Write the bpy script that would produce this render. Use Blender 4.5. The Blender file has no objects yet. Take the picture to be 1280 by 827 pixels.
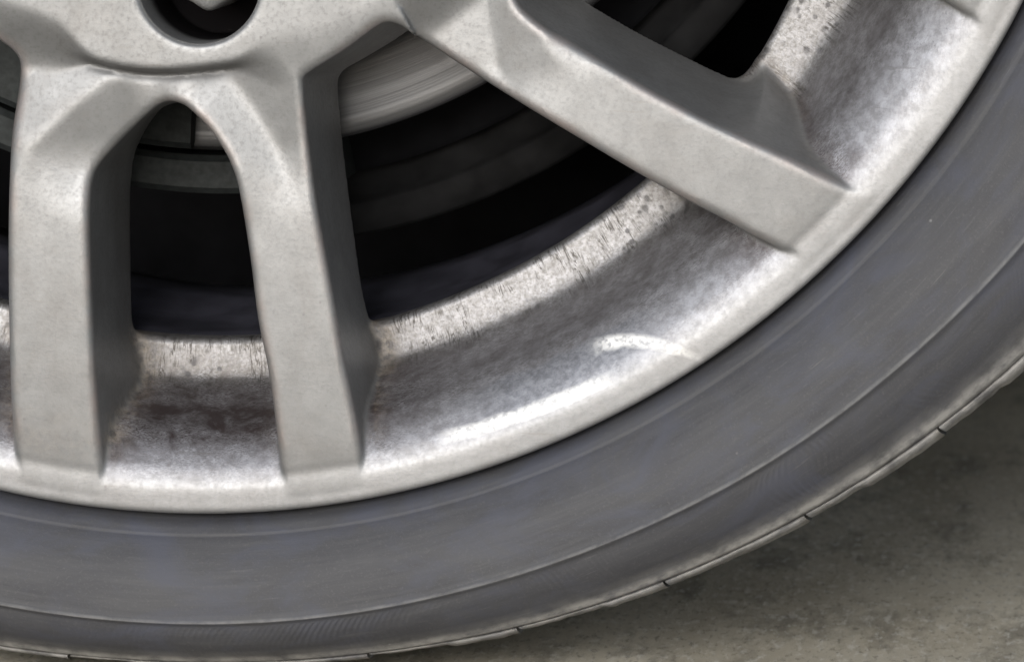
import bpy, bmesh, math, random
import numpy as np
from mathutils import Vector, Matrix

random.seed(4)
rng = np.random.default_rng(7)
sc = bpy.context.scene
COL = sc.collection

# ------------------------------------------------------------------ units
# drawing unit of the wheel: 1 unit = 0.2 mm; x to the right, y down, w = depth away from the viewer, axle at (0, 0)
S = 0.0002
HUB_Z = 1362 * S                       # axle height above the ground
def W(x, y, w):
    return (x * S, w * S, HUB_Z - y * S)

# ------------------------------------------------------------------ camera
CU, CV = 231.9, -503.0                 # axle in the survey drawing of the wheel face
CAM_P = np.array([1200.0 - CU, -300.0 - CV, -6000.0])
CAM_T = np.array([640.0 - CU, 413.5 - CV, 0.0])
cam_d = bpy.data.cameras.new("camera")
cam = bpy.data.objects.new("camera", cam_d)
COL.objects.link(cam)
sc.camera = cam
cam.location = W(*CAM_P)
tgt = Vector(W(*CAM_T))
cam.rotation_euler = (tgt - cam.location).to_track_quat('-Z', 'Y').to_euler()
FL = float(np.linalg.norm(CAM_T - CAM_P))
cam_d.sensor_width = 36.0
cam_d.lens = 36.0 * FL / 1280.0
cam_d.clip_start = 0.01
cam_d.clip_end = 500.0
cam_d.dof.use_dof = True
cam_d.dof.focus_distance = FL * S
cam_d.dof.aperture_fstop = 32.0

# ------------------------------------------------------------------ light
SUN_EL, SUN_AZ = 19.0, 8.0            # azimuth measured to the left of straight-on
w_ = bpy.data.worlds.new("World")
sc.world = w_
w_.use_nodes = True
nt = w_.node_tree
bg = nt.nodes['Background']
sky = nt.nodes.new('ShaderNodeTexSky')
sky.sky_type = 'NISHITA'
sky.sun_disc = False
sky.sun_elevation = math.radians(SUN_EL)
sky.sun_rotation = math.radians(180 + SUN_AZ)
sky.dust_density = 1.0
sky.ozone_density = 1.0
hs = nt.nodes.new('ShaderNodeHueSaturation')
hs.inputs['Saturation'].default_value = 0.45
nt.links.new(sky.outputs[0], hs.inputs['Color'])
nt.links.new(hs.outputs[0], bg.inputs['Color'])
bg.inputs['Strength'].default_value = 0.15
sd = bpy.data.lights.new("sun", 'SUN')
sd.energy = 1.6
sd.angle = math.radians(30)
sd.color = (1.0, 0.99, 0.975)
sun = bpy.data.objects.new("sun", sd)
COL.objects.link(sun)
el, az = math.radians(SUN_EL), math.radians(SUN_AZ)
sdir = Vector((-math.sin(az) * math.cos(el), -math.cos(az) * math.cos(el), math.sin(el)))
sun.rotation_euler = sdir.to_track_quat('Z', 'Y').to_euler()
sun.location = (-2, -2, 3)
vs = sc.view_settings
vs.view_transform = 'Standard'
vs.look = 'None'
vs.exposure = 0.38
vs.gamma = 1.0
vs.use_curve_mapping = False

# ------------------------------------------------------------------ small helpers
def tag(o, label=None, cat=None, group=None, kind=None):
    for k, v in (('label', label), ('category', cat), ('group', group), ('kind', kind)):
        if v: o[k] = v
    return o
def empty(name, loc, label, cat):
    o = bpy.data.objects.new(name, None)
    o.empty_display_size = 0.02
    o.location = loc
    COL.objects.link(o)
    return tag(o, label, cat)
def link(name, me, mat, parent=None):
    o = bpy.data.objects.new(name, me)
    if mat: me.materials.append(mat)
    COL.objects.link(o)
    if parent is not None:
        o.parent = parent
        p, t = parent, Vector((0, 0, 0))
        while p is not None:            # every parent is moved only, never turned
            t += p.location; p = p.parent
        o.location = -t
    return o
def mesh_np(name, V, F, mat, parent=None, smooth=True, attrs=None, normals=None):
    """V in metres (world), F quads/tris list or array"""
    me = bpy.data.meshes.new(name)
    V = np.asarray(V, np.float32)
    if isinstance(F, np.ndarray) and F.ndim == 2:
        n, k = F.shape
        me.vertices.add(len(V)); me.vertices.foreach_set('co', V.ravel())
        me.loops.add(n * k); me.loops.foreach_set('vertex_index', F.astype(np.int32).ravel())
        me.polygons.add(n)
        me.polygons.foreach_set('loop_start', np.arange(0, n * k, k, dtype=np.int32))
        me.update(calc_edges=True); me.validate()
    else:
        me.from_pydata(V.tolist(), [], F); me.update()
    me.polygons.foreach_set('use_smooth', np.full(len(me.polygons), smooth))
    if attrs:
        for k, a in attrs.items():
            at = me.attributes.new(k, 'FLOAT', 'POINT')
            at.data.foreach_set('value', np.asarray(a, np.float32))
    if normals is not None:
        me.normals_split_custom_set_from_vertices(np.asarray(normals, np.float32))
    return link(name, me, mat, parent)
def revolve(name, prof, mat, parent, n=256, a0=0.0, a1=360.0, rfun=None, smooth=True):
    """prof: list of (r, w); swept round the axle. rfun(phi, k, r) may move the radius"""
    full = abs(a1 - a0 - 360) < 1e-6
    m = n if full else n + 1
    ph = np.radians(a0 + (a1 - a0) * np.arange(m) / n)
    V, F = [], []
    k = len(prof)
    P = np.asarray(prof, float)
    for i, p in enumerate(ph):
        r = P[:, 0] if rfun is None else rfun(math.degrees(p), P[:, 0])
        for j in range(k):
            V.append(W(r[j] * math.cos(p), r[j] * math.sin(p), P[j, 1]))
    for i in range(n):
        i2 = (i + 1) % m
        for j in range(k - 1):
            F.append((i * k + j, i2 * k + j, i2 * k + j + 1, i * k + j + 1))
    return mesh_np(name, V, F, mat, parent, smooth)

# ------------------------------------------------------------------ node material helper
class Mat:
    def __init__(s, name):
        s.m = bpy.data.materials.new(name); s.m.use_nodes = True
        s.t = s.m.node_tree; s.b = s.t.nodes['Principled BSDF']
    def n(s, typ, **kw):
        nd = s.t.nodes.new(typ)
        for k, v in kw.items():
            if k.startswith('i_'): nd.inputs[k[2:].replace('_', ' ')].default_value = v
            else: setattr(nd, k, v)
        return nd
    def l(s, a, b): s.t.links.new(a, b)
    def noise(s, vec, scale, detail=4, rough=0.55, dist=0.0):
        nd = s.n('ShaderNodeTexNoise'); nd.inputs['Scale'].default_value = scale
        nd.inputs['Detail'].default_value = detail; nd.inputs['Roughness'].default_value = rough
        nd.inputs['Distortion'].default_value = dist
        if vec is not None: s.l(vec, nd.inputs['Vector'])
        return nd.outputs['Fac']
    def ramp(s, v, stops):
        nd = s.n('ShaderNodeValToRGB'); cr = nd.color_ramp
        while len(cr.elements) < len(stops): cr.elements.new(0.5)
        for e, (p, c) in zip(cr.elements, stops):
            e.position = p
            e.color = (c, c, c, 1) if not isinstance(c, tuple) else (*c, 1)
        s.l(v, nd.inputs['Fac']); return nd.outputs['Color']
    def math(s, op, a, b=None, clamp=False):
        nd = s.n('ShaderNodeMath', operation=op, use_clamp=clamp)
        for i, v in enumerate((a, b)):
            if v is None: continue
            if isinstance(v, (int, float)): nd.inputs[i].default_value = v
            else: s.l(v, nd.inputs[i])
        return nd.outputs[0]
    def mix(s, f, a, b, mode='MIX'):
        nd = s.n('ShaderNodeMix', data_type='RGBA', blend_type=mode)
        for sock, v in ((nd.inputs[0], f), (nd.inputs[6], a), (nd.inputs[7], b)):
            if isinstance(v, tuple): sock.default_value = (*v, 1)
            elif isinstance(v, (int, float)): sock.default_value = v
            else: s.l(v, sock)
        return nd.outputs[2]
    def coord(s): return s.n('ShaderNodeNewGeometry').outputs['Position']
    def mapping(s, vec, scale=(1, 1, 1), loc=(0, 0, 0), rot=(0, 0, 0)):
        nd = s.n('ShaderNodeMapping'); nd.inputs['Scale'].default_value = scale
        nd.inputs['Location'].default_value = loc; nd.inputs['Rotation'].default_value = rot
        s.l(vec, nd.inputs['Vector']); return nd.outputs[0]
    def attr(s, name): return s.n('ShaderNodeAttribute', attribute_name=name).outputs['Fac']
    def bump(s, h, strength, dist):
        nd = s.n('ShaderNodeBump'); nd.inputs['Strength'].default_value = strength
        nd.inputs['Distance'].default_value = dist
        s.l(h, nd.inputs['Height']); s.l(nd.outputs[0], s.b.inputs['Normal'])
        return nd
    def set(s, **kw):
        for k, v in kw.items():
            k = k.replace('_', ' ')
            if isinstance(v, tuple): s.b.inputs[k].default_value = (*v, 1) if len(v) == 3 else v
            elif isinstance(v, (int, float)): s.b.inputs[k].default_value = v
            else: s.l(v, s.b.inputs[k])
    def polar(s):
        """(angle, radius, depth) round the axle in drawing units, from the world position"""
        p = s.coord()
        sp = s.n('ShaderNodeSeparateXYZ'); s.l(p, sp.inputs[0])
        x = s.math('DIVIDE', sp.outputs[0], S)
        y = s.math('DIVIDE', s.math('SUBTRACT', HUB_Z, sp.outputs[2]), S)
        w = s.math('DIVIDE', sp.outputs[1], S)
        r = s.math('SQRT', s.math('ADD', s.math('MULTIPLY', x, x), s.math('MULTIPLY', y, y)))
        a = s.math('ARCTAN2', y, x)
        return x, y, w, r, a
    def comb(s, x, y, z):
        nd = s.n('ShaderNodeCombineXYZ')
        for i, v in enumerate((x, y, z)):
            if isinstance(v, (int, float)): nd.inputs[i].default_value = v
            else: s.l(v, nd.inputs[i])
        return nd.outputs[0]

# ------------------------------------------------------------------ materials
def make_alloy():
    M = Mat('weathered_silver_alloy')
    x, y, w, r, a = M.polar()
    p = M.coord()
    pocket = M.attr('pocket'); crease = M.attr('crease')
    fine = M.noise(p, 2600, 3, 0.6)
    grit = M.noise(p, 900, 5, 0.65)
    blot = M.noise(p, 130, 5, 0.6)
    big = M.noise(p, 28, 3, 0.5)
    # painted faces: silver with light grime
    paint = M.mix(M.ramp(blot, [(0.35, 0.0), (0.75, 1.0)]), (0.212, 0.213, 0.214), (0.262, 0.263, 0.264))
    paint = M.mix(M.math('MULTIPLY', M.ramp(grit, [(0.50, 0.0), (0.70, 1.0)]), M.math('ADD', 0.22, M.math('MULTIPLY', M.ramp(M.math('DIVIDE', r, 1200.0), [(0.5, 1.0), (0.7, 0.0)]), 0.26))), paint, (0.135, 0.131, 0.129))
    smud = M.math('MULTIPLY', M.ramp(M.noise(p, 45, 6, 0.68, 0.5), [(0.48, 0.0), (0.70, 1.0)]), 0.42)
    paint = M.mix(smud, paint, (0.165, 0.156, 0.148))
    eg = M.math('MULTIPLY', M.attr('edge'), M.ramp(M.noise(p, 60, 5, 0.65), [(0.42, 0.0), (0.70, 0.6)]))
    paint = M.mix(eg, paint, (0.33, 0.26, 0.235))
    # a few dark pits
    vo = M.n('ShaderNodeTexVoronoi'); vo.inputs['Scale'].default_value = 330; M.l(p, vo.inputs['Vector'])
    pit = M.math('MULTIPLY', M.ramp(vo.outputs['Distance'], [(0.05, 1.0), (0.16, 0.0)]),
                 M.ramp(M.noise(p, 75, 2), [(0.57, 0.0), (0.63, 1.0)]))
    paint = M.mix(M.math('MULTIPLY', pit, 0.6), paint, (0.13, 0.12, 0.12))
    # pocket: barer metal with brown brake dust, white corrosion, black specks
    bare = M.mix(M.ramp(M.noise(p, 320, 6, 0.7), [(0.38, 0.0), (0.62, 1.0)]), (0.35, 0.346, 0.358), (0.54, 0.54, 0.57))
    streak = M.noise(M.comb(M.math('MULTIPLY', a, 260), M.math('MULTIPLY', r, 0.012), w), 1.0, 5, 0.65)
    speck = M.ramp(M.noise(p, 1700, 4, 0.7), [(0.55, 0.0), (0.68, 1.0)])
    speckm = M.ramp(M.noise(p, 120, 4, 0.6), [(0.46, 0.0), (0.72, 1.0)])
    bare = M.mix(M.math('MULTIPLY', M.math('MULTIPLY', speck, speckm), 0.6), bare, (0.045, 0.04, 0.042))
    dustm = M.math('MULTIPLY', M.math('MAXIMUM', M.ramp(streak, [(0.34, 0.0), (0.60, 1.0)]), M.ramp(M.noise(p, 75, 6, 0.7, 0.4), [(0.30, 0.0), (0.60, 1.0)])), M.attr('dust'))
    bare = M.mix(M.math('MULTIPLY', dustm, 0.92), bare, (0.055, 0.036, 0.034))
    lg = M.attr('ledge')
    bare = M.mix(M.math('MULTIPLY', lg, 0.45), bare, (0.15, 0.145, 0.135))
    pits = M.ramp(M.noise(p, 1100, 5, 0.72), [(0.47, 0.0), (0.60, 1.0)])
    bare = M.mix(M.math('MULTIPLY', M.math('MULTIPLY', pits, lg), 0.62), bare, (0.13, 0.125, 0.115))
    crk = M.noise(M.comb(M.math('MULTIPLY', a, 150), M.math('MULTIPLY', r, 0.018), 0.0), 1.0, 3, 0.6, 0.7)
    crk = M.math('MULTIPLY', M.ramp(M.math('ABSOLUTE', M.math('SUBTRACT', crk, 0.5)), [(0.012, 1.0), (0.035, 0.0)]), M.ramp(M.noise(p, 130, 2), [(0.48, 0.0), (0.60, 1.0)]))
    bare = M.mix(M.math('MULTIPLY', M.math('MULTIPLY', crk, lg), 0.8), bare, (0.04, 0.035, 0.03))
    vb = M.n('ShaderNodeTexVoronoi', feature='SMOOTH_F1'); vb.inputs['Scale'].default_value = 420; M.l(p, vb.inputs['Vector'])
    spot = M.math('MULTIPLY', M.ramp(vb.outputs['Distance'], [(0.20, 1.0), (0.34, 0.0)]), M.ramp(M.noise(p, 90, 2), [(0.52, 0.0), (0.62, 1.0)]))
    bare = M.mix(M.math('MULTIPLY', M.math('MULTIPLY', spot, lg), 0.75), bare, (0.05, 0.048, 0.05))
    # a patch wiped clean between the painted reflection streaks
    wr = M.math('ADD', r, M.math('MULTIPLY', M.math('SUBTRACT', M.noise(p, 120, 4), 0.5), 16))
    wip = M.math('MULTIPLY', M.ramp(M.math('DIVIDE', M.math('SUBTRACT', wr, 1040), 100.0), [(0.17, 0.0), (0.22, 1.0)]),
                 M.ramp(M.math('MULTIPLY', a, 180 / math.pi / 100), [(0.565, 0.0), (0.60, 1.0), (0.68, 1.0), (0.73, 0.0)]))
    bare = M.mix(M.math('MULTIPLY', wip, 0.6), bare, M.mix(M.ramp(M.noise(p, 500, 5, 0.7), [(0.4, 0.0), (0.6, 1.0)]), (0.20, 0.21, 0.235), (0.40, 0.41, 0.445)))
    # bright reflection streaks painted into the colour near the lip of the wide pocket
    def painted_glint(r0, a0, a1, half, slope=0.0, jit=7.0, powr=1.0, e0=0.012):
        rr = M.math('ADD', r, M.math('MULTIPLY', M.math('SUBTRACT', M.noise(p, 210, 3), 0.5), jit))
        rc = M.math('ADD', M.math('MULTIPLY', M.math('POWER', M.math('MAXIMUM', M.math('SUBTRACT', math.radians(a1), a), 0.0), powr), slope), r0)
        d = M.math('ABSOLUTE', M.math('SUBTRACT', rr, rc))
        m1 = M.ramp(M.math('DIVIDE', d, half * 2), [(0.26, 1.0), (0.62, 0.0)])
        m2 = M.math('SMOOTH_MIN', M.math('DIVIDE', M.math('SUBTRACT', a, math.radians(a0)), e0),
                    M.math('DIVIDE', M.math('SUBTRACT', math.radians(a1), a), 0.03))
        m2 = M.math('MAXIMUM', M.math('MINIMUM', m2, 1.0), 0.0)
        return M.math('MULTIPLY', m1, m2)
    glint1 = painted_glint(1101, 61.0, 73.6, 8, slope=40, jit=7, e0=0.04)
    glint2 = painted_glint(1070, 55.6, 62.2, 9.5, slope=50 / 0.094 ** 2.5, powr=2.5, jit=7, e0=0.05)
    sm = M.math('MULTIPLY', M.math('MAXIMUM', glint1, glint2), M.ramp(M.noise(p, 600, 3), [(0.36, 0.35), (0.52, 1.0)]))
    col = M.mix(pocket, paint, bare)
    brown = M.mix(M.ramp(M.noise(p, 420, 4, 0.7), [(0.4, 0.0), (0.62, 1.0)]), (0.045, 0.035, 0.028), (0.22, 0.185, 0.145))
    col = M.mix(M.math('MULTIPLY', crease, M.ramp(M.noise(p, 170, 4, 0.6), [(0.3, 0.35), (0.6, 0.95)])), col, brown)
    gv = M.attr('groove')
    col = M.mix(M.math('MULTIPLY', gv, M.ramp(grit, [(0.3, 1.0), (0.7, 0.6)])), col, (0.03, 0.028, 0.028))
    so = M.attr('well_shade')
    col = M.mix(so, col, (0.012, 0.011, 0.012))  # shade deep in the lug wells, put into the colour as near-black
    # thin dark scratches across the faces
    scr = M.noise(M.mapping(p, (60, 60, 900), rot=(0, 0.35, 0)), 1.0, 2, 0.5)
    scr = M.math('MULTIPLY', M.ramp(scr, [(0.700, 0.0), (0.72, 1.0)]), 0.35)
    col = M.mix(scr, col, (0.2, 0.19, 0.18))
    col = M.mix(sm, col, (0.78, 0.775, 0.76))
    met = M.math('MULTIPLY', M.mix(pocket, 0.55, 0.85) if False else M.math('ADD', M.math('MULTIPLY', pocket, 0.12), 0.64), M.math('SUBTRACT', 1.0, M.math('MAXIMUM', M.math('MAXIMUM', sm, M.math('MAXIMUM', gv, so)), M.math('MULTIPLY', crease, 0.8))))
    rough = M.math('ADD', M.math('MULTIPLY', grit, 0.22), M.math('ADD', 0.36, M.math('MULTIPLY', pocket, 0.05)))
    M.set(Base_Color=col, Metallic=met, Roughness=rough)
    h = M.math('ADD', M.math('MULTIPLY', fine, 0.15), M.math('MULTIPLY', grit, 0.4))
    h = M.math('ADD', h, M.math('MULTIPLY', M.math('MULTIPLY', pocket, M.noise(p, 420, 5, 0.7)), 1.6))
    M.set(Specular_IOR_Level=M.math('MULTIPLY', M.math('SUBTRACT', 1.0, so), 0.5))
    M.bump(h, 0.35, 0.00022)
    return M.m
def make_rubber():
    M = Mat('dusty_grey_rubber')
    x, y, w, r, a = M.polar()
    p = M.coord()
    arc = M.comb(M.math('MULTIPLY', a, 5.0), M.math('MULTIPLY', r, 0.018), M.math('MULTIPLY', w, 0.01))
    smear = M.noise(arc, 1.6, 6, 0.62, 0.6)
    arc2 = M.comb(M.math('MULTIPLY', a, 9.0), M.math('MULTIPLY', r, 0.11), M.math('MULTIPLY', w, 0.01))
    lines = M.noise(arc2, 1.3, 4, 0.6)
    fine = M.noise(p, 1500, 4, 0.6)
    col = M.mix(M.ramp(smear, [(0.32, 0.0), (0.7, 1.0)]), (0.040, 0.040, 0.045), (0.058, 0.058, 0.062))
    col = M.mix(M.math('MULTIPLY', M.ramp(lines, [(0.5, 0.0), (0.8, 1.0)]), 0.22), col, (0.11, 0.109, 0.107))
    col = M.mix(M.math('MULTIPLY', M.ramp(fine, [(0.55, 0.0), (0.75, 1.0)]), 0.25), col, (0.13, 0.127, 0.123))
    film = M.noise(M.comb(M.math('MULTIPLY', a, 9.0), M.math('MULTIPLY', r, 0.014), 0.0), 1.0, 6, 0.66, 0.8)
    col = M.mix(M.math('MULTIPLY', M.ramp(film, [(0.46, 0.0), (0.66, 1.0)]), 0.8), col, (0.056, 0.059, 0.076))
    rubs = M.math('MULTIPLY', M.ramp(M.noise(M.comb(M.math('MULTIPLY', a, 14.0), M.math('MULTIPLY', r, 0.16), 0.0), 1.0, 5, 0.7), [(0.60, 0.0), (0.74, 1.0)]), M.ramp(M.noise(p, 22, 2), [(0.48, 0.0), (0.62, 0.4)]))
    col = M.mix(rubs, col, (0.19, 0.187, 0.182))
    vs_ = M.n('ShaderNodeTexVoronoi'); vs_.inputs['Scale'].default_value = 190; M.l(p, vs_.inputs['Vector'])
    dots = M.math('MULTIPLY', M.ramp(vs_.outputs['Distance'], [(0.04, 1.0), (0.10, 0.0)]), M.ramp(M.noise(p, 60, 2), [(0.62, 0.0), (0.66, 0.6)]))
    col = M.mix(dots, col, (0.28, 0.28, 0.28))
    ed = M.attr('scuffed')
    edm = M.math('MULTIPLY', ed, M.ramp(M.noise(M.comb(M.math('MULTIPLY', a, 40.0), M.math('MULTIPLY', r, 0.05), 0.0), 1.0, 5, 0.65), [(0.34, 0.25), (0.60, 1.0)]))
    col = M.mix(edm, col, (0.31, 0.302, 0.29))
    M.set(Base_Color=col, Roughness=0.62, Metallic=0.0)
    M.b.inputs['Specular IOR Level'].default_value = 0.35
    # fine radial serration between the rib and the shoulder
    ser = M.attr('serration')
    wob = M.math('MULTIPLY', M.noise(M.comb(M.math('MULTIPLY', a, 5.0), M.math('MULTIPLY', r, 0.010), 0.0), 1.0, 1), 0.09)
    wave = M.math('SINE', M.math('MULTIPLY', M.math('ADD', a, wob), 1000.0))
    patch = M.ramp(M.noise(M.comb(M.math('MULTIPLY', a, 6.0), 0.0, 0.0), 1.0, 2), [(0.45, 0.0), (0.6, 1.0)])
    h = M.math('MULTIPLY', M.math('MULTIPLY', wave, ser), patch)
    h = M.math('ADD', M.math('MULTIPLY', h, 0.42), M.math('MULTIPLY', fine, 0.5))
    h = M.math('ADD', h, M.math('MULTIPLY', lines, 0.45))
    M.bump(h, 0.45, 0.0003)
    return M.m
def make_concrete():
    M = Mat('stained_concrete')
    p = M.coord()
    q = M.mapping(p, (1.0, 0.28, 1.0))
    a = M.noise(q, 16, 6, 0.62, 0.4)
    b = M.noise(q, 60, 6, 0.68)
    c = M.noise(q, 340, 6, 0.7)
    col = M.mix(M.ramp(a, [(0.32, 0.0), (0.68, 1.0)]), (0.36, 0.315, 0.235), (0.62, 0.57, 0.465))
    col = M.mix(M.math('MULTIPLY', M.ramp(b, [(0.50, 0.0), (0.64, 1.0)]), 0.62), col, (0.16, 0.145, 0.115))
    col = M.mix(M.math('MULTIPLY', M.ramp(c, [(0.53, 0.0), (0.64, 1.0)]), 0.75), col, (0.64, 0.61, 0.54))
    g2 = M.noise(q, 520, 5, 0.7)
    col = M.mix(M.math('MULTIPLY', M.ramp(g2, [(0.54, 0.0), (0.66, 1.0)]), 0.6), col, (0.13, 0.115, 0.09))
    M.set(Base_Color=col, Roughness=0.85)
    M.bump(M.math('ADD', b, M.math('MULTIPLY', c, 0.6)), 0.5, 0.002)
    return M.m
def make_plain(name, col, rough, metal=0.0, grain=300, var=0.35, bump=0.0002, spec=0.5):
    M = Mat(name); p = M.coord()
    M.b.inputs['Specular IOR Level'].default_value = spec
    n = M.noise(p, grain, 5, 0.6)
    M.set(Base_Color=M.mix(M.ramp(n, [(0.3, 0.0), (0.7, 1.0)]), tuple(c * (1 - var) for c in col), tuple(c * (1 + var) for c in col)),
          Roughness=rough, Metallic=metal)
    M.bump(n, 0.3, bump)
    return M.m
def make_disc():
    M = Mat('turned_steel')
    x, y, w, r, a = M.polar()
    rings = M.noise(M.comb(M.math('MULTIPLY', r, 0.06), M.math('MULTIPLY', a, 0.3), 0.0), 1.0, 5, 0.7)
    fine = M.noise(M.comb(M.math('MULTIPLY', r, 0.9), M.math('MULTIPLY', a, 2.0), 0.0), 1.0, 2, 0.5)
    col = M.mix(M.ramp(rings, [(0.35, 0.0), (0.65, 1.0)]), (0.085, 0.085, 0.087), (0.155, 0.155, 0.16))
    M.set(Base_Color=col, Metallic=0.75, Roughness=0.42)
    M.bump(M.math('ADD', rings, M.math('MULTIPLY', fine, 0.5)), 0.35, 0.0003)
    return M.m
ALLOY = make_alloy()
RUBBER = make_rubber()
CONCRETE = make_concrete()
STEEL = make_disc()
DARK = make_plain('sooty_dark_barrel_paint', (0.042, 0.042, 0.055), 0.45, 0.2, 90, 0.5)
IRON = make_plain('grimy_cast_iron', (0.020, 0.023, 0.023), 0.65, 0.1, 500, 0.4, spec=0.25)
BLACK = make_plain('black_underbody_coating', (0.008, 0.008, 0.0095), 0.85, 0.0, 60, 0.4, spec=0.12)
SHIELD = make_plain('dusty_black_shield', (0.010, 0.010, 0.0105), 0.8, 0.0, 90, 0.5, spec=0.12)
CHROME = make_plain('dulled_chrome', (0.75, 0.74, 0.72), 0.42, 0.9, 700, 0.25)

# ------------------------------------------------------------------ ground
def build_ground():
    n = 2
    g = 150.0
    me = bpy.data.meshes.new('ground')
    me.from_pydata([(-g, -g, 0), (g, -g, 0), (g, g, 0), (-g, g, 0)], [], [(0, 1, 2, 3)])
    o = link('ground', me, CONCRETE)
    tag(o, 'stained grey concrete ground under the tyre', None, None, 'structure')
build_ground()

# ------------------------------------------------------------------ survey of the wheel face -> wheel coordinates
_f = CAM_T - CAM_P; _f = _f / np.linalg.norm(_f)
_r = np.cross(_f, np.array([0, -1.0, 0])); _r /= np.linalg.norm(_r)
if _r[0] < 0: _r = -_r
_d = np.cross(_f, _r); _d = _d if _d[1] > 0 else -_d
def UN(pts, w=0.0):
    q = np.asarray(pts, float).reshape(-1, 2)
    v = _f * FL + np.outer(q[:, 0] - 640, _r) + np.outer(q[:, 1] - 413.5, _d)
    t = (w - CAM_P[2]) / v[:, 2]
    return (CAM_P + v * t[:, None])[:, :2]
def ang(p): return np.degrees(np.arctan2(p[..., 1], p[..., 0]))
def rot(P, deg):
    c, s = math.cos(math.radians(deg)), math.sin(math.radians(deg))
    return np.asarray(P) @ np.array([[c, s], [-s, c]])
def arc(r, a0, a1, n=10):
    t = np.radians(np.linspace(a0, a1, n)); return np.c_[r * np.cos(t), r * np.sin(t)]
def chaikin(P, k=2):
    for _ in range(k):
        Q = np.roll(P, -1, 0)
        P = np.stack([0.8 * P + 0.2 * Q, 0.2 * P + 0.8 * Q], 1).reshape(-1, 2)
    return P

R_LIP = 1154.0
R_CELL = 1121.0
BD = 200.0                             # depth of the back outline of the openings
F1 = UN([(205,127),(192,134),(130,194),(115,214),(111,240),(112,300),(116,400),(121,500),(126,570),(131,606),(134,636),(240,640),(357,636),(352,600),(348,565),(337,470),(322,400),(314,330),(304,265),(296,222),(284,193),(262,160),(233,132),(218,127)])
B1 = UN([(216,128),(200,136),(180,165),(167,195),(163,240),(163,300),(165,395),(169,423),(178,440),(186,470),(188,505),(191,540),(196,580),(200,650),(390,650),(376,580),(364,480),(347,400),(338,320),(328,260),(320,228),(305,190),(284,157),(264,135),(240,125)], BD)
C2L_F = UN([(490,28),(476,29),(433,62),(387,90),(379,97),(380,114),(384,169),(392,230),(402,290),(415,360),(429,445),(444,519),(453,570),(459,606)])
C2L_B = UN([(512,37),(500,46),(481,58),(454,74),(430,87),(422,99),(425,145),(431,200),(441,280),(452,360),(461,397),(466,411),(473,424),(479,446),(482,478),(484,520),(486,600),(488,640)], BD)
C2R_F = UN([(998,323),(980,315),(945,297),(910,277),(867,255),(810,224),(660,135),(597,97),(512,40),(503,33)])
C2R_B = UN([(1040,330),(992,302),(957,284),(922,264),(879,242),(822,212),(672,123),(609,85),(530,38)], BD)
F3L = UN([(641,0),(651,14),(673,31),(761,82),(817,115),(881,149),(980,194),(1040,224),(1064,235)])
F3R = UN([(1217,17),(1000,-84),(850,-153),(760,-180),(700,-150),(655,-70),(640,-20)])
B3L = UN([(690,-30),(727,0),(806,46),(896,90),(915,98),(935,97),(946,88),(949,72),(970,90),(990,112),(1035,140),(1085,170),(1150,215)], BD)
B3R = UN([(1300,30),(1235,0),(1020,-110),(870,-180),(780,-205),(720,-170),(690,-90)], BD)
C0R_F = UN([(23,606),(18,560),(13,500),(11,400),(10,300),(12,200),(15,155),(21,116),(24,84),(21,71),(11,60),(0,53),(-60,-5),(-86,-30)])
C0R_B = UN([(45,640),(42,560),(37,500),(34,400),(33,300),(35,200),(38,155),(44,110),(46,80),(42,64),(30,50),(10,36),(-55,-20)], BD)
A1 = float(np.mean(ang(UN([(131,606),(352,600)]))))
A2 = float(np.mean(ang(UN([(1064,235),(1217,17)]))))
STEP = (360 - (A1 - A2)) / 5
PAIR = [A1, A2] + [A2 - STEP * k for k in range(1, 5)]     # six pairs of spokes, falling angle
CELLS = []                              # (front, back, narrow?, fine?)
for k, a in enumerate(PAIR):
    nxt = PAIR[(k + 1) % 6] - (360 if k == 5 else 0)
    if k == 1:
        F = np.r_[F3L, arc(1148, *(ang(F3L[-1:])[0], ang(F3R[:1])[0]), 8)[1:-1], F3R]
        B = np.r_[B3L, arc(1160, ang(B3L[-1:])[0], ang(B3R[:1])[0], 6)[1:-1], B3R]
    else:
        F, B = rot(F1, a - A1), rot(B1, a - A1)
    CELLS.append((F, B, True, k < 2))
    lf, lb = rot(C2L_F, a - A1), rot(C2L_B, a - A1)
    if k == 0: rf, rb = C2R_F, C2R_B
    else: rf, rb = rot(C0R_F, nxt - A1), rot(C0R_B, nxt - A1)
    def joined(l, r, rad, n):
        a0, a1 = ang(l[-1:])[0], ang(r[:1])[0]
        while a1 > a0: a1 -= 360
        while a0 - a1 > 180: a1 += 360
        return np.r_[l, arc(rad, a0, a1, n)[1:-1], r]
    CELLS.append((joined(lf, rf, 1148, 14), joined(lb, rb, 1160, 10), False, k in (0, 5)))

# ------------------------------------------------------------------ the casting as a distance field
def axis(lo, hi, flo, fhi, h, H):
    a = np.arange(flo, fhi, h)
    left = np.arange(flo - H, lo - H, -H)[::-1]
    right = np.arange(a[-1] + H, hi + H, H)
    return np.r_[left, a, right].astype(np.float32)
GX = axis(-1180, 1180, -330, 1110, 3.2, 13)
GY = axis(-1180, 1180, 385, 1170, 3.2, 13)
GW = np.r_[np.arange(-32, 24, 3.0), np.arange(24, 250, 5.0)].astype(np.float32)
X, Y = np.meshgrid(GX, GY, indexing='ij')
R = np.hypot(X, Y)
PHI = np.degrees(np.arctan2(Y, X))

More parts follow.
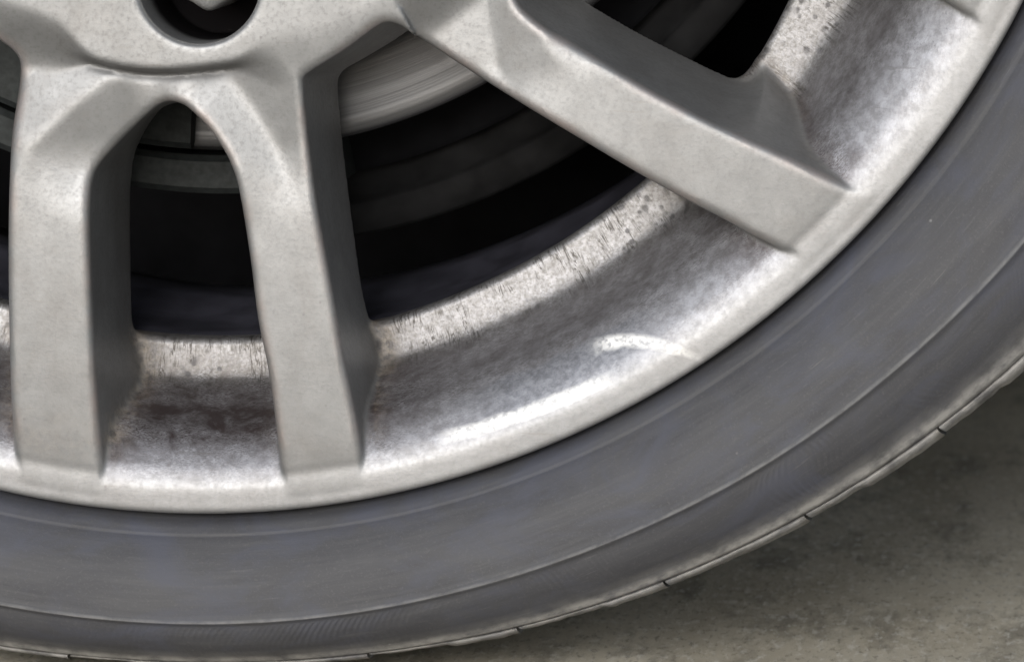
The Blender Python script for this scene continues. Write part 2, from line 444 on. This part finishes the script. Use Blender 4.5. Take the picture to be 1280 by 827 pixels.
def seg_dist(px, py, P, closed=True):
    n = len(P); d2 = np.full(px.shape, 1e12, np.float32); inside = np.zeros(px.shape, bool)
    for i in range(n if closed else n - 1):
        ax, ay = P[i]; bx, by = P[(i + 1) % n]
        ex, ey = bx - ax, by - ay
        L2 = ex * ex + ey * ey + 1e-9
        dx, dy = px - ax, py - ay
        t = np.clip((dx * ex + dy * ey) / L2, 0, 1)
        qx, qy = dx - t * ex, dy - t * ey
        np.minimum(d2, qx * qx + qy * qy, out=d2)
        if closed and (ay > by) != (ay < by):
            c = ((ay > py) != (by > py)) & (px < ex * (py - ay) / (by - ay + 1e-12) + ax)
            inside ^= c
    return np.sqrt(d2), inside
def cells_field(idx, pad=45.0):
    D = np.full(X.shape, 60.0, np.float32)
    for cell in CELLS:
        P = chaikin(cell[idx], 2 if cell[3] else 1)
        lo, hi = P.min(0) - pad, P.max(0) + pad
        i0, i1 = np.searchsorted(GX, (lo[0], hi[0])); j0, j1 = np.searchsorted(GY, (lo[1], hi[1]))
        if i1 <= i0 or j1 <= j0: continue
        sl = (slice(i0, i1), slice(j0, j1))
        d, ins = seg_dist(X[sl], Y[sl], P.astype(np.float32))
        d = np.where(ins, -d, d)
        D[sl] = np.minimum(D[sl], d)
    return np.maximum(D, -80.0)
DF = cells_field(0)
DB = cells_field(1)

def sstep(a, b, x):
    t = np.clip((x - a) / (b - a), 0, 1); return t * t * (3 - 2 * t)
# nearest pair, in the frame of the first pair
PA = np.array(PAIR)
dif = (PHI[..., None] - PA + 180) % 360 - 180
k_near = np.abs(dif).argmin(-1)
dphi = np.take_along_axis(dif, k_near[..., None], -1)[..., 0]
th = np.radians(A1 + dphi)
LX, LY = (R * np.cos(th)).astype(np.float32), (R * np.sin(th)).astype(np.float32)
ridL = UN([(148,92),(128,103),(80,142),(36,186),(24,240),(20,300)])
ridR = UN([(272,92),(286,98),(312,132),(345,185),(372,250),(390,330)])
dl, _ = seg_dist(LX, LY, ridL.astype(np.float32), False)
dr_, _ = seg_dist(LX, LY, ridR.astype(np.float32), False)
def fold(d): return np.minimum((np.sqrt(d * d + 30) - 5.5) * 0.24, 15)
mid = UN([(205, 110)])[0]
mx = sstep(mid[0] - 45, mid[0] + 45, LX + 0.10 * (LY - mid[1]))
facet = (fold(dl) * (1 - mx) + (7 - fold(dr_)) * mx) * (1 - sstep(690, 800, R))
crown = -7.0 * np.sin(np.clip((R - 600) / 520, 0, 1) * np.pi)
wob = 4 * np.sin(np.radians(dphi * 14))
sw = 7 + 70 * sstep(8, 15, np.abs(dphi - 3.0))
pad = sstep(595 + wob - sw * 0.5 - 4, 595 + wob + sw * 0.5, R)       # 0 on the hub pad, 1 outside
HF = np.where(R < 1118, -15.0 * (1 - pad) + pad * (facet + crown * pad), 0.0).astype(np.float32)
HF += (4.0 * np.exp(-((R - 597 - wob) / 6.0) ** 2) * (1 - sstep(7, 14, np.abs(dphi - 3.0)))).astype(np.float32)
HF += 6.0 * (1 - sstep(150, 420, R))

# ledge between the opening and the lip
ra = np.array([-180, 20, 34.5, 39.6, 53, 61.3, 68.4, 76.1, 86.6, 94.1, 110, 180.0])
rv = np.array([930, 905, 903, 916, 931, 941, 947.5, 954, 953, 953.5, 950, 930.0])
RE = np.interp(PHI, ra, rv).astype(np.float32)
tt = np.linspace(-0.2, 1.3, 601)
prof = np.interp(tt, [-0.2, 0.0, 0.15, 0.30, 0.37, 0.58, 0.72, 0.86, 0.99, 1.3],
                 [194, 190, 187, 181, 168, 62, 30, 10, 0.5, 0])
ker = np.exp(-0.5 * (np.arange(-30, 31) / 14.0) ** 2); ker /= ker.sum()
prof = np.convolve(np.pad(prof, 30, mode='edge'), ker, 'valid')
T = (R - RE) / (R_CELL - RE)
WP = np.interp(T, tt, prof).astype(np.float32)
slope = np.abs(np.interp(T, tt, np.gradient(prof, tt))) / (R_CELL - RE)
HF = (HF * (1 - sstep(1080, 1119, R)) + 0.7 * sstep(1100, 1106, R) * (1 - sstep(1108, 1122, R))).astype(np.float32)
WPN = (1 / np.sqrt(1 + slope ** 2)).astype(np.float32)

lug0 = UN([(250, -23)])[0]
LUGS = [rot(lug0, a - A1) for a in PAIR]
DL = np.full(X.shape, 1e3, np.float32)
for p in LUGS: DL = np.minimum(DL, np.hypot(X - p[0], Y - p[1]))

def smax(a, b, k):
    h = np.clip(1 - np.abs(a - b) / k, 0, None); return np.maximum(a, b) + h * h * (k * 0.25)
def smin(a, b, k):
    h = np.clip(1 - np.abs(a - b) / k, 0, None); return np.minimum(a, b) - h * h * (k * 0.25)
nW = len(GW)
KF = (1.0 + 9.0 * (1 - sstep(1060, 1112, R))).astype(np.float32)
VAL = np.empty(X.shape + (nW,), np.float32)
RINGD = np.empty_like(VAL)
for i, w in enumerate(GW):
    u = min(max(w / BD, 0.0), 1.1)
    dcell = DF * (1 - u) + DB * u
    sp = smax(-dcell, HF - w, 11)
    sp = smax(sp, w - (205 + 28 * (R < 560)), 8)
    sp = np.maximum(sp, R - (R_CELL + 14))
    hole = np.maximum(76 - DL, 0) if False else 77.0 - DL          # > 0 inside the lug well
    hole = np.minimum(hole, 205 - w)
    thru = 34.0 - DL
    sp = smax(sp, np.maximum(hole, thru), 9)
    rg = smax((WP - w) * WPN, R - R_LIP, 6)
    rg = smax(rg, RE - R, 9)
    rg = np.maximum(rg, (w - WP - 42) * WPN)
    VAL[..., i] = smin(sp, rg, KF)
    RINGD[..., i] = rg - sp

def surface_nets(val, gx, gy, gw):
    ins = val < 0
    c = np.zeros(tuple(s - 1 for s in val.shape), np.int8)
    offs = [(a, b, d) for a in (0, 1) for b in (0, 1) for d in (0, 1)]
    sl = lambda o: tuple(slice(o[i], val.shape[i] - 1 + o[i]) for i in range(3))
    for o in offs: c += ins[sl(o)]
    act = (c > 0) & (c < 8)
    I = np.argwhere(act)
    idx = np.full(c.shape, -1, np.int32); idx[act] = np.arange(len(I))
    cv = np.stack([val[I[:, 0] + o[0], I[:, 1] + o[1], I[:, 2] + o[2]] for o in offs], 1)
    acc = np.zeros((len(I), 3), np.float32); cnt = np.zeros(len(I), np.float32)
    for p in range(8):
        for q in range(p + 1, 8):
            d = [offs[q][i] - offs[p][i] for i in range(3)]
            if sum(map(abs, d)) != 1: continue
            a, b = cv[:, p], cv[:, q]
            m = (a < 0) != (b < 0)
            t = np.where(m, a / np.where(m, a - b, 1), 0)
            acc += m[:, None] * (np.array(offs[p], np.float32) + t[:, None] * np.array(d, np.float32))
            cnt += m
    fr = acc / cnt[:, None]
    G = (gx, gy, gw)
    base = np.stack([G[i][I[:, i]] for i in range(3)], 1); hh = np.stack([G[i][I[:, i] + 1] for i in range(3)], 1) - base
    def tri(f):
        x, y, z = f[:, 0], f[:, 1], f[:, 2]
        v = 0; g = [0, 0, 0]
        for k, o in enumerate(offs):
            wx, wy, wz = (x if o[0] else 1 - x), (y if o[1] else 1 - y), (z if o[2] else 1 - z)
            sx, sy, sz = (1 if o[0] else -1), (1 if o[1] else -1), (1 if o[2] else -1)
            v = v + wx * wy * wz * cv[:, k]
            g[0] = g[0] + sx * wy * wz * cv[:, k]; g[1] = g[1] + wx * sy * wz * cv[:, k]; g[2] = g[2] + wx * wy * sz * cv[:, k]
        return v, np.stack(g, 1) / hh
    for _ in range(2):
        v, g = tri(fr)
        st = v[:, None] * g / ((g * g).sum(1)[:, None] + 1e-4) / hh
        fr = np.clip(fr - np.clip(st, -0.4, 0.4), 0.02, 0.98)
    V = base + fr * hh
    quads = []
    for ax in range(3):
        sa = [slice(None)] * 3; sb = [slice(None)] * 3
        sa[ax] = slice(0, -1); sb[ax] = slice(1, None)
        a, b = ins[tuple(sa)], ins[tuple(sb)]
        ch = a != b
        o1, o2 = [i for i in range(3) if i != ax]
        E = np.argwhere(ch)
        ok = (E[:, o1] > 0) & (E[:, o2] > 0) & (E[:, o1] < val.shape[o1] - 1) & (E[:, o2] < val.shape[o2] - 1)
        E = E[ok]; flip = a[tuple(E.T)]
        def at(d1, d2):
            Q = E.copy(); Q[:, o1] -= d1; Q[:, o2] -= d2; return idx[tuple(Q.T)]
        q = np.stack([at(1, 1), at(0, 1), at(0, 0), at(1, 0)], 1)
        if ax == 1: flip = ~flip
        q[~flip] = q[~flip][:, ::-1]
        quads.append(q)
    Q = np.concatenate(quads)
    return V, Q[(Q >= 0).all(1)], I
V, Q, I = surface_nets(VAL, GX, GY, GW)
ringd = RINGD[I[:, 0], I[:, 1], I[:, 2]]
# smooth vertex normals of the whole casting (kept when it is split into parts)
Vw = np.stack([V[:, 0] * S, V[:, 2] * S, HUB_Z - V[:, 1] * S], 1)
fn = np.cross(Vw[Q[:, 2]] - Vw[Q[:, 0]], Vw[Q[:, 3]] - Vw[Q[:, 1]])
vr = np.hypot(V[:, 0], V[:, 1]); vphi = np.degrees(np.arctan2(V[:, 1], V[:, 0]))
fc = V[Q].mean(1)
# outward check: front faces must point to -Y
if (fn[fc[:, 2] < 20][:, 1]).mean() > 0: Q = Q[:, ::-1].copy(); fn = -fn
N = np.zeros_like(Vw)
for j in range(4): np.add.at(N, Q[:, j], fn)
for _ in range(1):
    N2 = N / (np.linalg.norm(N, axis=1, keepdims=True) + 1e-20)
    fnn = N2[Q].mean(1); N = np.zeros_like(N2)
    for j in range(4): np.add.at(N, Q[:, j], fnn)
N = N / (np.linalg.norm(N, axis=1, keepdims=True) + 1e-20)

pocket = sstep(6, -6, ringd) if False else 1 - sstep(-5, 5, ringd)
pocket = pocket * (1 - 0.85 * sstep(1090, 1128, vr))
groove = np.exp(-((vr - 597) / 11.0) ** 2) * (1 - sstep(8, 13, np.abs((vphi - A1 + 180) % 360 - 183.0)))
crease = 0.6 * np.exp(-(ringd / 20.0) ** 2) * (1 - sstep(1060, 1110, vr)) * sstep(890, 920, vr)
groove = 0.75 * groove * (V[:, 2] > -13)
well_shade = np.zeros(len(V))
for p in LUGS: well_shade = np.maximum(well_shade, (np.hypot(V[:, 0] - p[0], V[:, 1] - p[1]) < 84) * sstep(25, 90, V[:, 2]))
ledge = 1 - sstep(0.28, 0.42, (vr - np.interp(vphi, ra, rv)) / (R_CELL - np.interp(vphi, ra, rv)))
narrow_c = np.array([ang(c[0].mean(0)) for c in CELLS])
tv = (vr - np.interp(vphi, ra, rv)) / (R_CELL - np.interp(vphi, ra, rv))
dust = np.clip(0.25 + 0.95 * np.exp(-((tv - 0.45) / 0.25) ** 2), 0, 1)
dN = np.abs((vphi - A1 + 180) % 360 - 180)
dust = np.clip(dust * (0.55 + 0.8 * np.exp(-(dN / 15) ** 4)), 0, 1)

_u = np.clip(V[:, 2] / BD, 0, 1.1)
_dc = -(DF[I[:, 0], I[:, 1]] * (1 - _u) + DB[I[:, 0], I[:, 1]] * _u)
edge = sstep(-16, -2, np.minimum(_dc, HF[I[:, 0], I[:, 1]] - V[:, 2])) * (ringd > 0) * (1 - sstep(1060, 1110, vr))
_cc = np.array([ang(np.array([c[0].mean(0)]))[0] for c in CELLS])
_dd = (vphi[:, None] - _cc + 180) % 360 - 180
_dd = np.take_along_axis(_dd, np.abs(_dd).argmin(1)[:, None], 1)[:, 0]
corner = np.exp(np.minimum(ringd, 0) / 60.0) * (_dd > 0) * (1 - sstep(1085, 1115, vr))
dust = np.clip(np.maximum(dust, 0.95 * corner), 0, 1)
crease = np.clip(crease * np.where((_dd > 0) & (vphi > 57) & (vphi < 112), 1.4, 0.35), 0, 1)
# split: hub and lip stay one body, every spoke and every ledge is a part
rF = np.hypot(fc[:, 0], fc[:, 1]); pF = np.degrees(np.arctan2(fc[:, 1], fc[:, 0]))
isring = ringd[Q].mean(1) < 0
cell_ang = np.array([ang(np.array([c[0].mean(0)]))[0] for c in CELLS])
dc = (pF[:, None] - cell_ang + 180) % 360 - 180
near_cell = np.abs(dc).argmin(1)
order = np.argsort(cell_ang); ca = cell_ang[order]
spoke_id = np.searchsorted(ca, pF) % 12
lab = np.zeros(len(Q), int)
lab[(~isring) & (rF > 628) & (rF < R_CELL + 2)] = 1
sp_m = lab == 1
lab[sp_m] = 100 + spoke_id[sp_m]
rg_m = isring & (rF < 1114)
lab[rg_m] = 200 + near_cell[rg_m]

wheel = empty('car_wheel', (0, 0, 0), 'worn silver alloy car wheel with paired spokes inside a grey tyre', 'wheel')
def submesh(name, mask, parent):
    q = Q[mask]
    ids, inv = np.unique(q, return_inverse=True)
    q = inv.reshape(q.shape)
    return mesh_np(name, Vw[ids], q, ALLOY, parent, True,
                   dict(pocket=pocket[ids], crease=crease[ids], dust=dust[ids], groove=groove[ids], well_shade=well_shade[ids], ledge=ledge[ids], edge=edge[ids]), N[ids])
rim = submesh('alloy_rim', lab == 0, wheel)
for k in range(12):
    if (lab == 100 + k).any(): submesh('spoke', lab == 100 + k, rim)
for k in range(12):
    if (lab == 200 + k).any(): submesh('rim_ledge', lab == 200 + k, rim)

# barrel behind the openings
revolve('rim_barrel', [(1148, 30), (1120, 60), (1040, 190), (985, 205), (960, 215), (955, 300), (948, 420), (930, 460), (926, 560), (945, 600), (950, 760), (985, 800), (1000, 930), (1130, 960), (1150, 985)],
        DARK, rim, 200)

# lug nuts in their wells
def build_nut(cx, cy):
    V, F = [], []
    def ringp(n, r, w, a0=0, fl=None):
        s = len(V)
        for i in range(n):
            a = a0 + 2 * math.pi * i / n
            rr = r if fl is None else r * (1 - fl * (0.5 + 0.5 * math.cos(6 * a)))
            V.append(W(cx + rr * math.cos(a), cy + rr * math.sin(a), w))
        return s
    n = 48
    rows = [(44, 215, 0.11), (44, 48, 0.11), (42, 36, 0.10), (37, 28, 0.04), (24, 22, None), (10, 19, None)]
    st = [ringp(n, r, w, 0.2, f) for r, w, f in rows]
    for a, b in zip(st, st[1:]):
        for i in range(n):
            F.append((a + i, a + (i + 1) % n, b + (i + 1) % n, b + i))
    F.append(tuple(st[-1] + i for i in range(n)))
    return mesh_np('lug_nut', V, F, CHROME, wheel, True)
for p in LUGS: build_nut(p[0] + 4, p[1] - 5)

# ------------------------------------------------------------------ tyre
ta = np.array([-180, -60, 0, 20, 30, 37, 42.9, 48.1, 52.6, 56.3, 64.4, 68.5, 74, 76.8, 83.4, 90, 96.4, 100.9, 112, 125, 145, 180.0])
to = np.array([1440, 1440, 1440, 1438, 1435, 1432, 1426, 1414, 1406.5, 1399, 1385, 1379, 1371, 1366, 1360, 1358, 1360, 1366, 1381, 1402, 1432, 1440.0])
tr = np.array([1316, 1316, 1316, 1316, 1314, 1311, 1305, 1301, 1299, 1296.5, 1290, 1288, 1286, 1286, 1286, 1286, 1286, 1287.5, 1291, 1298, 1312, 1316.0])
aa = np.linspace(-180, 180, 1441)
k2 = np.exp(-0.5 * (np.arange(-24, 25) / 9.0) ** 2); k2 /= k2.sum()
tos = np.convolve(np.pad(np.interp(aa, ta, to), 24, mode='edge'), k2, 'valid')
trs = np.convolve(np.pad(np.interp(aa, ta, tr), 24, mode='edge'), k2, 'valid')
def r_out(d): return float(np.interp((d + 180) % 360 - 180, aa, tos))
def r_rib(d): return float(np.interp((d + 180) % 360 - 180, aa, trs))
# profile rows: (zone, fraction, depth): zone 0 absolute radius, 1 bead->rib, 2 rib->outer
TP = [(0, 1128, 60), (0, 1150, 40), (0, 1159, 24), (0, 1164, 10), (0, 1168, 2), (0, 1173, -3), (0, 1177, -5),
      (1, .06, -7), (1, .075, -6.3), (1, .09, -9), (1, .16, -14), (1, .30, -25), (1, .45, -33), (1, .60, -38), (1, .75, -41), (1, .90, -42), (1, .965, -42),
      (1, .985, -43.5), (1, 1.0, -45), (2, .02, -43.8), (2, .045, -41), (2, .08, -39.5), (2, .12, -39), (2, .25, -36), (2, .40, -29), (2, .54, -19), (2, .66, -8), (2, .74, 1), (2, .78, 5), (2, .80, 7),
      (2, .82, 16), (2, .84, 22), (2, .86, 26), (2, .90, 40), (2, .95, 70), (2, .955, 260), (2, .96, 520), (2, .955, 880), (2, .80, 1000), (1, .9, 1050), (1, .3, 1030), (0, 1150, 985)]
def tyre_r(z, f, d):
    if z == 0: return f
    if z == 1: return 1172 + f * (r_rib(d) - 1172)
    return r_rib(d) + f * (r_out(d) - r_rib(d))
def build_tyre():
    n = 720
    V, F, ser, scf = [], [], [], []
    K = len(TP)
    for i in range(n):
        d = 360.0 * i / n; a = math.radians(d); c, s = math.cos(a), math.sin(a)
        for z, f, w in TP:
            r = tyre_r(z, f, d)
            V.append(W(r * c, r * s, w))
            ser.append(1.0 if (z == 2 and .08 < f < .6 and w < 100) else 0.0)
            scf.append(0.9 if (z == 2 and .70 < f <= .82 and w < 30) else (0.22 if z == 2 and .6 < f < .95 and w < 60 else (0.3 if z == 1 and f > .98 else 0.0)))
    for i in range(n):
        i2 = (i + 1) % n
        for j in range(K - 1):
            F.append((i * K + j, i2 * K + j, i2 * K + j + 1, i * K + j + 1))
    return mesh_np('tyre', V, np.array(F), RUBBER, wheel, True, dict(serration=ser, scuffed=scf))
tyre = build_tyre()
# shoulder blocks of the tread, a narrow cut between neighbours
NB = 44
BS = 360.0 / NB
ang0 = 47.75
brows = [(.835, 24), (.850, 17), (.875, 17), (.93, 27), (.985, 46), (1.0, 66), (1.0, 215), (.93, 225)]
for b in range(NB):
    lo = ang0 + b * BS + 0.07; hi = ang0 + (b + 1) * BS - 0.07
    brk = rng.uniform(0.35, 0.7); drop = rng.uniform(1.5, 5.0); soft = rng.uniform(-2.0, 1.5)
    m = 16
    V, F, scf = [], [], []
    K = len(brows)
    for i in range(m + 1):
        t = i / m; d = lo + (hi - lo) * t; a = math.radians(d); c, s = math.cos(a), math.sin(a)
        j = (drop if t > brk else 0) + soft + rng.normal(0, 0.5)
        for q, (f, w) in enumerate(brows):
            r = tyre_r(2, f, d) - j * (q / 5.0 if q < 5 else 1.0)
            V.append(W(r * c, r * s, w + (rng.normal(0, 0.5) if q < 4 else 0)))
            scf.append((0.5, 0.9, 0.85, 0.75, 0.8, 0.5, 0.1, 0.1)[q])
    for i in range(m):
        for q in range(K - 1):
            F.append((i * K + q, (i + 1) * K + q, (i + 1) * K + q + 1, i * K + q + 1))
    F.append(tuple(range(K))[::-1]); F.append(tuple(m * K + q for q in range(K)))
    mesh_np('tread_block', V, F, RUBBER, tyre, True, dict(serration=[0.0] * len(V), scuffed=scf))

# ------------------------------------------------------------------ brake behind the wheel
brake = empty('disc_brake', W(0, 0, 300), 'bare steel brake disc with dark caliper seen between the spokes', 'brake')
revolve('brake_disc', [(380, 330), (380, 300), (392, 285), (400, 282), (680, 282), (690, 278), (710, 278), (716, 283), (716, 345), (700, 352), (380, 352)], STEEL, brake, 256)
revolve('disc_hat', [(60, 240), (340, 240), (360, 250), (372, 275), (376, 330)], IRON, brake, 96)
revolve('dust_shield', [(120, 470), (700, 470), (765, 455), (772, 440)], BLACK, brake, 128)
revolve('shield_flange', [(770, 472), (806, 468), (812, 440), (818, 436), (852, 438), (858, 446), (858, 462)], SHIELD, brake, 48, 15, 84)
def caliper_piece(r0, r1, a0, a1, w0, w1, bev=8):
    prof = [(r0 + bev, w1), (r0, w1 - bev), (r0, w0 + bev), (r0 + bev, w0), (r1 - bev, w0), (r1, w0 + bev), (r1, w1 - bev), (r1 - bev, w1)]
    V, F = [], []
    n = 24; K = len(prof)
    for i in range(n + 1):
        a = math.radians(a0 + (a1 - a0) * i / n)
        for r, w in prof: V.append(W(r * math.cos(a), r * math.sin(a), w))
    for i in range(n):
        for q in range(K):
            q2 = (q + 1) % K
            F.append((i * K + q, (i + 1) * K + q, (i + 1) * K + q2, i * K + q2))
    F.append(tuple(range(K))[::-1]); F.append(tuple(n * K + q for q in range(K)))
    return V, F
V1, Fa = caliper_piece(520, 712, 92.8, 128, 236, 274)
V2, Fb = caliper_piece(722, 772, 78, 130, 262, 420)
o = mesh_np('brake_caliper', V1 + V2, Fa + [tuple(i + len(V1) for i in f) for f in Fb], IRON, brake, False)

# ------------------------------------------------------------------ the car's dark wheel housing behind
body = empty('wheel_housing', W(0, 0, 1000), 'black wheel housing of the car behind the open wheel', 'car body')
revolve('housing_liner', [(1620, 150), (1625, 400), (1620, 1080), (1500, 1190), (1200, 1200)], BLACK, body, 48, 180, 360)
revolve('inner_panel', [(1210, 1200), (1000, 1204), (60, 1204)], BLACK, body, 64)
def slab(name, x0, x1, y0, y1, z0, z1, mat, parent):
    V = [(x, y, z) for x in (x0, x1) for y in (y0, y1) for z in (z0, z1)]
    F = [(0, 1, 3, 2), (4, 6, 7, 5), (0, 4, 5, 1), (2, 3, 7, 6), (0, 2, 6, 4), (1, 5, 7, 3)]
    return mesh_np(name, V, F, mat, parent, False)
slab('floor_pan', -0.9, 1.6, 0.23, 1.9, 0.155, 0.42, BLACK, body)
